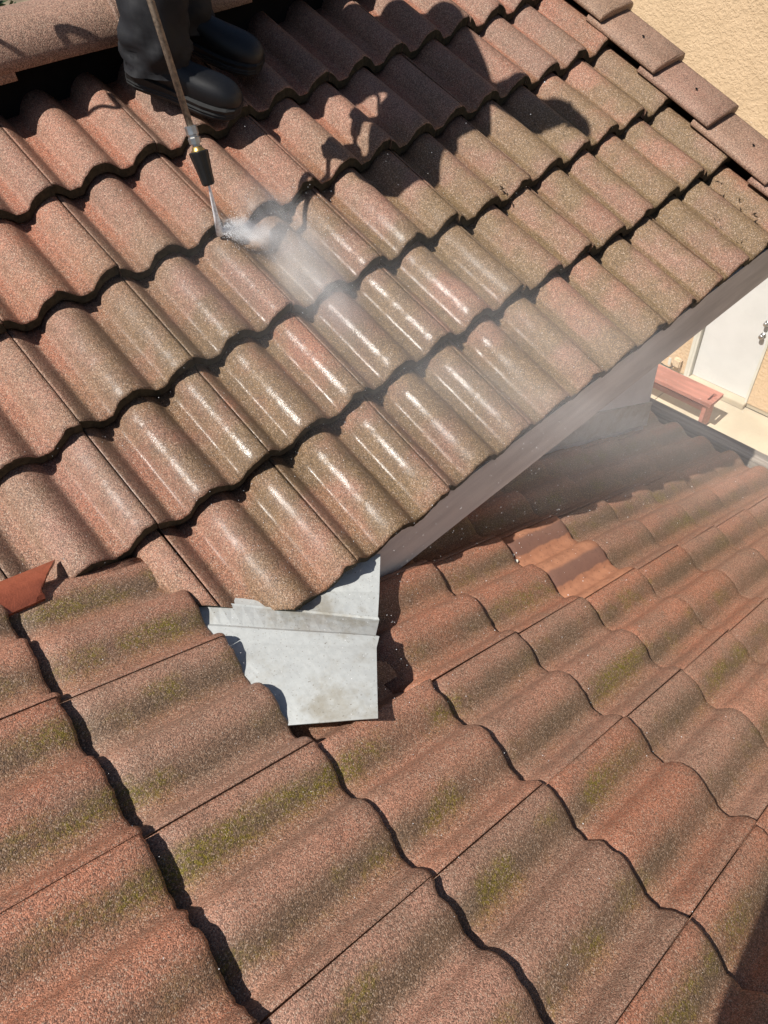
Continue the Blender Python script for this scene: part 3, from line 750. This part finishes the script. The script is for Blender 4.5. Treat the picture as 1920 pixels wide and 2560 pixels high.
# hose from the grip over the ridge
LD = Vector((.59, -.06, -1.0))
hs = [tip + ld * .995, tip + ld * 1.06 + Vector((-.01, .06, 0))]
for shp, t in (((.90, 2.17, -.564), .50), ((.79, 2.172, -.563), .52), ((.70, 2.11, -.47), .50), ((.62, 2.16, -.40), .44), ((.52, 2.26, -.43), .40), ((.30, 2.45, -.50), .30)):
    hs.append(W(Vector(shp) - LD * t))
hs += [W(-.3, 2.7, -.35), W(-.8, 3.0, -.62), W(-1.4, 3.4, -.85)]
bm = bmesh.new(); tube(bm, smooth_path(hs, 8), .0065, 8); tag(from_bm('pressure_hose', bm, M_RUBBER, None, True), 'thin black pressure hose trailing from the lance across the ridge', 'hose')

# ---- the photographer, crouched behind the camera on the lower roof (only the shadow reaches the picture)
ph = tag(empty('person', W(-.35, -.42, zb_(-.35, .05))), 'person crouching on the lower roof, seen only by a shadow on the tiles', 'person')
bpy.context.view_layer.update()
V, E = {}, []
gz = lambda x: zb_(x, .06)
V['pelvis'] = (W(-.52, -.42, -.62), (.15, .13)); V['waist'] = (W(-.46, -.38, -.42), (.13, .11)); V['chest'] = (W(-.38, -.31, -.18), (.17, .13)); V['neck0'] = (W(-.33, -.27, .00), .07); V['neck'] = (W(-.31, -.25, .05), .055)
V['head0'] = (W(-.28, -.22, .13), (.075, .088)); V['head1'] = (W(-.28, -.22, .22), (.078, .092)); V['crown'] = (W(-.29, -.23, .29), .055)
E += [('pelvis', 'waist'), ('waist', 'chest'), ('chest', 'neck0'), ('neck0', 'neck'), ('neck', 'head0'), ('head0', 'head1'), ('head1', 'crown')]
for s_, h, k_, f in (('R', (-.45, -.52), (-.12, -.52, -.60), (-.30, -.55)), ('L', (-.52, -.32), (-.34, -.16, -.55), (-.48, -.20))):
    V['hip' + s_] = (W(h[0], h[1], -.62), .10); V['knee' + s_] = (W(*k_), .07); V['ank' + s_] = (W(f[0], f[1], gz(f[0]) + .07), .045); V['toe' + s_] = (W(f[0] + .16, f[1] + .05, gz(f[0] + .16) + .035), .035)
    E += [('pelvis', 'hip' + s_), ('hip' + s_, 'knee' + s_), ('knee' + s_, 'ank' + s_), ('ank' + s_, 'toe' + s_)]
phone_c = W(-.035, -.04, .0)
for s_, a, b, c in (('R', (-.34, -.46, -.05), (-.16, -.40, -.22), (-.09, -.13, -.05)), ('L', (-.42, -.16, -.05), (-.28, -.13, -.24), (-.12, -.06, -.05))):
    V['sh' + s_] = (W(*a), .065); V['el' + s_] = (W(*b), .048); V[s_ + 'wrist'] = (W(*c), .03)
    E += [('chest', 'sh' + s_), ('sh' + s_, 'el' + s_), ('el' + s_, s_ + 'wrist')]
hand_nodes(V, E, 'R', V['Rwrist'][0], W(-.055, -.085, -.01), Vector((0, 0, 1)), Vector((-.6, -.8, 0)))
hand_nodes(V, E, 'L', V['Lwrist'][0], W(-.075, -.02, -.01), Vector((0, 0, 1)), Vector((-1, .1, 0)))
skin_body('body', V, E, M_JACKET, ph)
pm = RIGHT.copy(); bm = bmesh.new(); mt = Matrix((RIGHT, -DOWN, -FWD)).transposed().to_4x4(); mt.translation = W(FWD * -.012 + DOWN * .05 )
add_box(bm, (-.036, -.075, 0), (.036, .075, .008), .003, mt)
tag(from_bm('phone', bm, M_BLKPL), 'slim black phone held up by the crouching person', 'phone')

# ================================================================== WATER
def volume_mat(name, dens_fn, col=(.97, .975, .98), aniso=-0.35):
    m = bpy.data.materials.new(name); m.use_nodes = True; nt = m.node_tree
    nt.nodes.remove(nt.nodes['Principled BSDF']); n = N(nt)
    v = n.new('ShaderNodeVolumePrincipled'); v.inputs['Color'].default_value = (*col, 1); v.inputs['Anisotropy'].default_value = aniso
    n.link(dens_fn(n), v.inputs['Density']); n.link(v.outputs[0], nt.nodes['Material Output'].inputs['Volume']); return m
def radial(n):
    g = n.obj(); L_ = n.new('ShaderNodeVectorMath', operation='LENGTH'); n.link(g, L_.inputs[0]); return L_.outputs['Value']
def ellipsoid(name, c, ax, m, label, cat=None, kind=None):
    bm = bmesh.new(); bmesh.ops.create_icosphere(bm, subdivisions=4, radius=1)
    o = from_bm(name, bm, m, None, True)
    mm = Matrix((ax[0], ax[1], ax[2])).transposed().to_4x4(); mm.translation = c; o.matrix_world = mm
    return tag(o, label, cat, None, kind)
imp = W(a_pt(0, 0)); imp = W(.787, 1.676, -.862)                    # where the jet lands
jd = (imp - tip)
bm = bmesh.new(); s, t = frame_of(jd)
rings = [[tip + jd * q + (s * math.cos(a) + t * math.sin(a)) * r for a in [2 * math.pi * i / 14 for i in range(14)]] for q, r in ((.0, .0028), (.15, .0038), (.6, .0066), (1.0, .0105))]
loft(bm, rings)
mj, ntj, bj = mat('jet_water'); nj = N(ntj); bj.inputs['Base Color'].default_value = (.93, .95, .97, 1); bj.inputs['Roughness'].default_value = .35
nj.link(nj.ramp(nj.noise(nj.pos(), 130, 3),   .25, .60, .60, 1.0), bj.inputs['Alpha'])
tag(from_bm('water_jet', bm, mj, None, True), 'narrow white water jet between the black nozzle and the tile', 'water jet')
dn = -UA
sp_ax = (XA * .45 + dn * .9).normalized(); sp_s = NA.cross(sp_ax).normalized()
def splash_d(n):
    r = radial(n); f = n.ramp(r, 1.0, 0.05, 0, 1)
    return n.math('MULTIPLY', n.math('MULTIPLY', n.math('POWER', f, 1.6), n.ramp(n.noise(n.obj(), 3.2, 4, .65), .30, .70, .1, 1.6)), 75.0)
ellipsoid('splash_cloud', imp + XA * .055 + dn * .050 + NA * .030, (sp_s * .055, (XA * .8 + dn * .35).normalized() * .105, NA * .034), volume_mat('splash_water', splash_d), 'white burst of splash where the jet strikes the tiles', 'splash')
def mist_d(n):
    r = radial(n); f = n.ramp(r, 1.0, 0.0, 0, 1)
    return n.math('MULTIPLY', n.math('MULTIPLY', f, n.ramp(n.noise(n.obj(), 2.4, 3, .6), .28, .72, .15, 1.5)), 9.0)
ellipsoid('blown_spray', W(.895, 1.475, -.905), (Vector((.10, -.10, -.05)) * 1.0, (XA * .5 + dn * .85).normalized() * .36, NA * .06), volume_mat('blown_spray_water', mist_d), 'thin white spray blown down the wet roll below the jet', None, 'stuff')
def veil_d(n):
    r = radial(n); f = n.ramp(r, 1.0, 0.0, 0, 1)
    return n.math('MULTIPLY', n.math('MULTIPLY', f, n.ramp(n.noise(n.obj(), 2.0, 4, .6), .25, .75, .25, 1.4)), .6)
ellipsoid('spray_mist', W(1.14, .96, -1.17), (Vector((.72, -.80, -.62)), Vector((.42, .32, -.06)), Vector((.02, -.10, .32))), volume_mat('mist_water', veil_d, (.98, .98, .98), -0.25), 'pale drifting spray mist over the shaded lower tiles', None, 'stuff')
# droplets in the air
bm = bmesh.new(); rd = random.Random(11)
def drop(p, r):
    v = [bm.verts.new(p + d * r) for d in (Vector((1, 0, 0)), Vector((-1, 0, 0)), Vector((0, 1, 0)), Vector((0, -1, 0)), Vector((0, 0, 1.4)), Vector((0, 0, -1.4)))]
    for a, b, c in ((0, 2, 4), (2, 1, 4), (1, 3, 4), (3, 0, 4), (2, 0, 5), (1, 2, 5), (3, 1, 5), (0, 3, 5)): bm.faces.new((v[a], v[b], v[c]))
def drops(n, c, sx, rlo, rhi):
    for _ in range(n):
        p = Vector((rd.gauss(c[0], sx[0]), rd.gauss(c[1], sx[1]), rd.gauss(c[2], sx[2])))
        if (p - OA).dot(NA) < .07 and p.y > valley_y(p.x) and p.y > .8: continue
        if (p - OB).dot(NB) < .07: continue
        if p.length < .6: continue
        drop(W(p), rd.uniform(rlo, rhi))
for _ in range(1600):
    a = rd.gauss(.6, .45); l = abs(rd.gauss(0, .070)); el = abs(rd.gauss(0, .20))
    dd = (XA * math.cos(a) - UA * math.sin(a)) * math.cos(el) + NA * math.sin(el)
    drop(imp + NA * .014 + dd * l, rd.uniform(.0004, .0011) * (1.3 - min(l, .1) * 6))
drops(1500, (1.0, .95, -1.15), (.45, .30, .22), .0003, .0008)
drops(900, (.30, .70, -.95), (.30, .35, .16), .0003, .0008)
drops(500, (.88, 1.52, -.86), (.10, .12, .06), .0004, .0010)
drops(500, (1.5, .85, -1.65), (.5, .2, .2), .0004, .0008)
md_, nt_, b_ = mat('water_drop'); b_.inputs['Base Color'].default_value = (.92, .94, .96, 1); b_.inputs['Roughness'].default_value = .1
tag(from_bm('spray_droplets', bm, md_), 'fine bright water drops flying in the air over the roofs', None, None, 'stuff')

# ---- leaf litter caught in the pans
for i, (k, j) in enumerate(((12.98, 4.10), (13.04, 4.36), (13.06, 4.62), (12.05, 4.45), (12.04, 4.75), (8.10, 2.93))):
    bm = bmesh.new(); c = W(a_pt(k, j, .012)); rl = random.Random(i)
    for q in range(3):
        a = rl.uniform(0, 6.28); l = rl.uniform(.005, .013); d = XA * math.cos(a) + UA * math.sin(a); s2 = NA.cross(d)
        p = c + XA * rl.gauss(0, .006) + UA * rl.gauss(0, .012)
        vs = [bm.verts.new(x) for x in (p - d * l, p + s2 * l * .3 + NA * .003, p + d * l + NA * .004, p - s2 * l * .3 + NA * .002)]
        bm.faces.new(vs)
    bmesh.ops.solidify(bm, geom=bm.faces[:], thickness=.0015)
    from_bm('leaf_litter', bm, M_LITTER, up_roof)
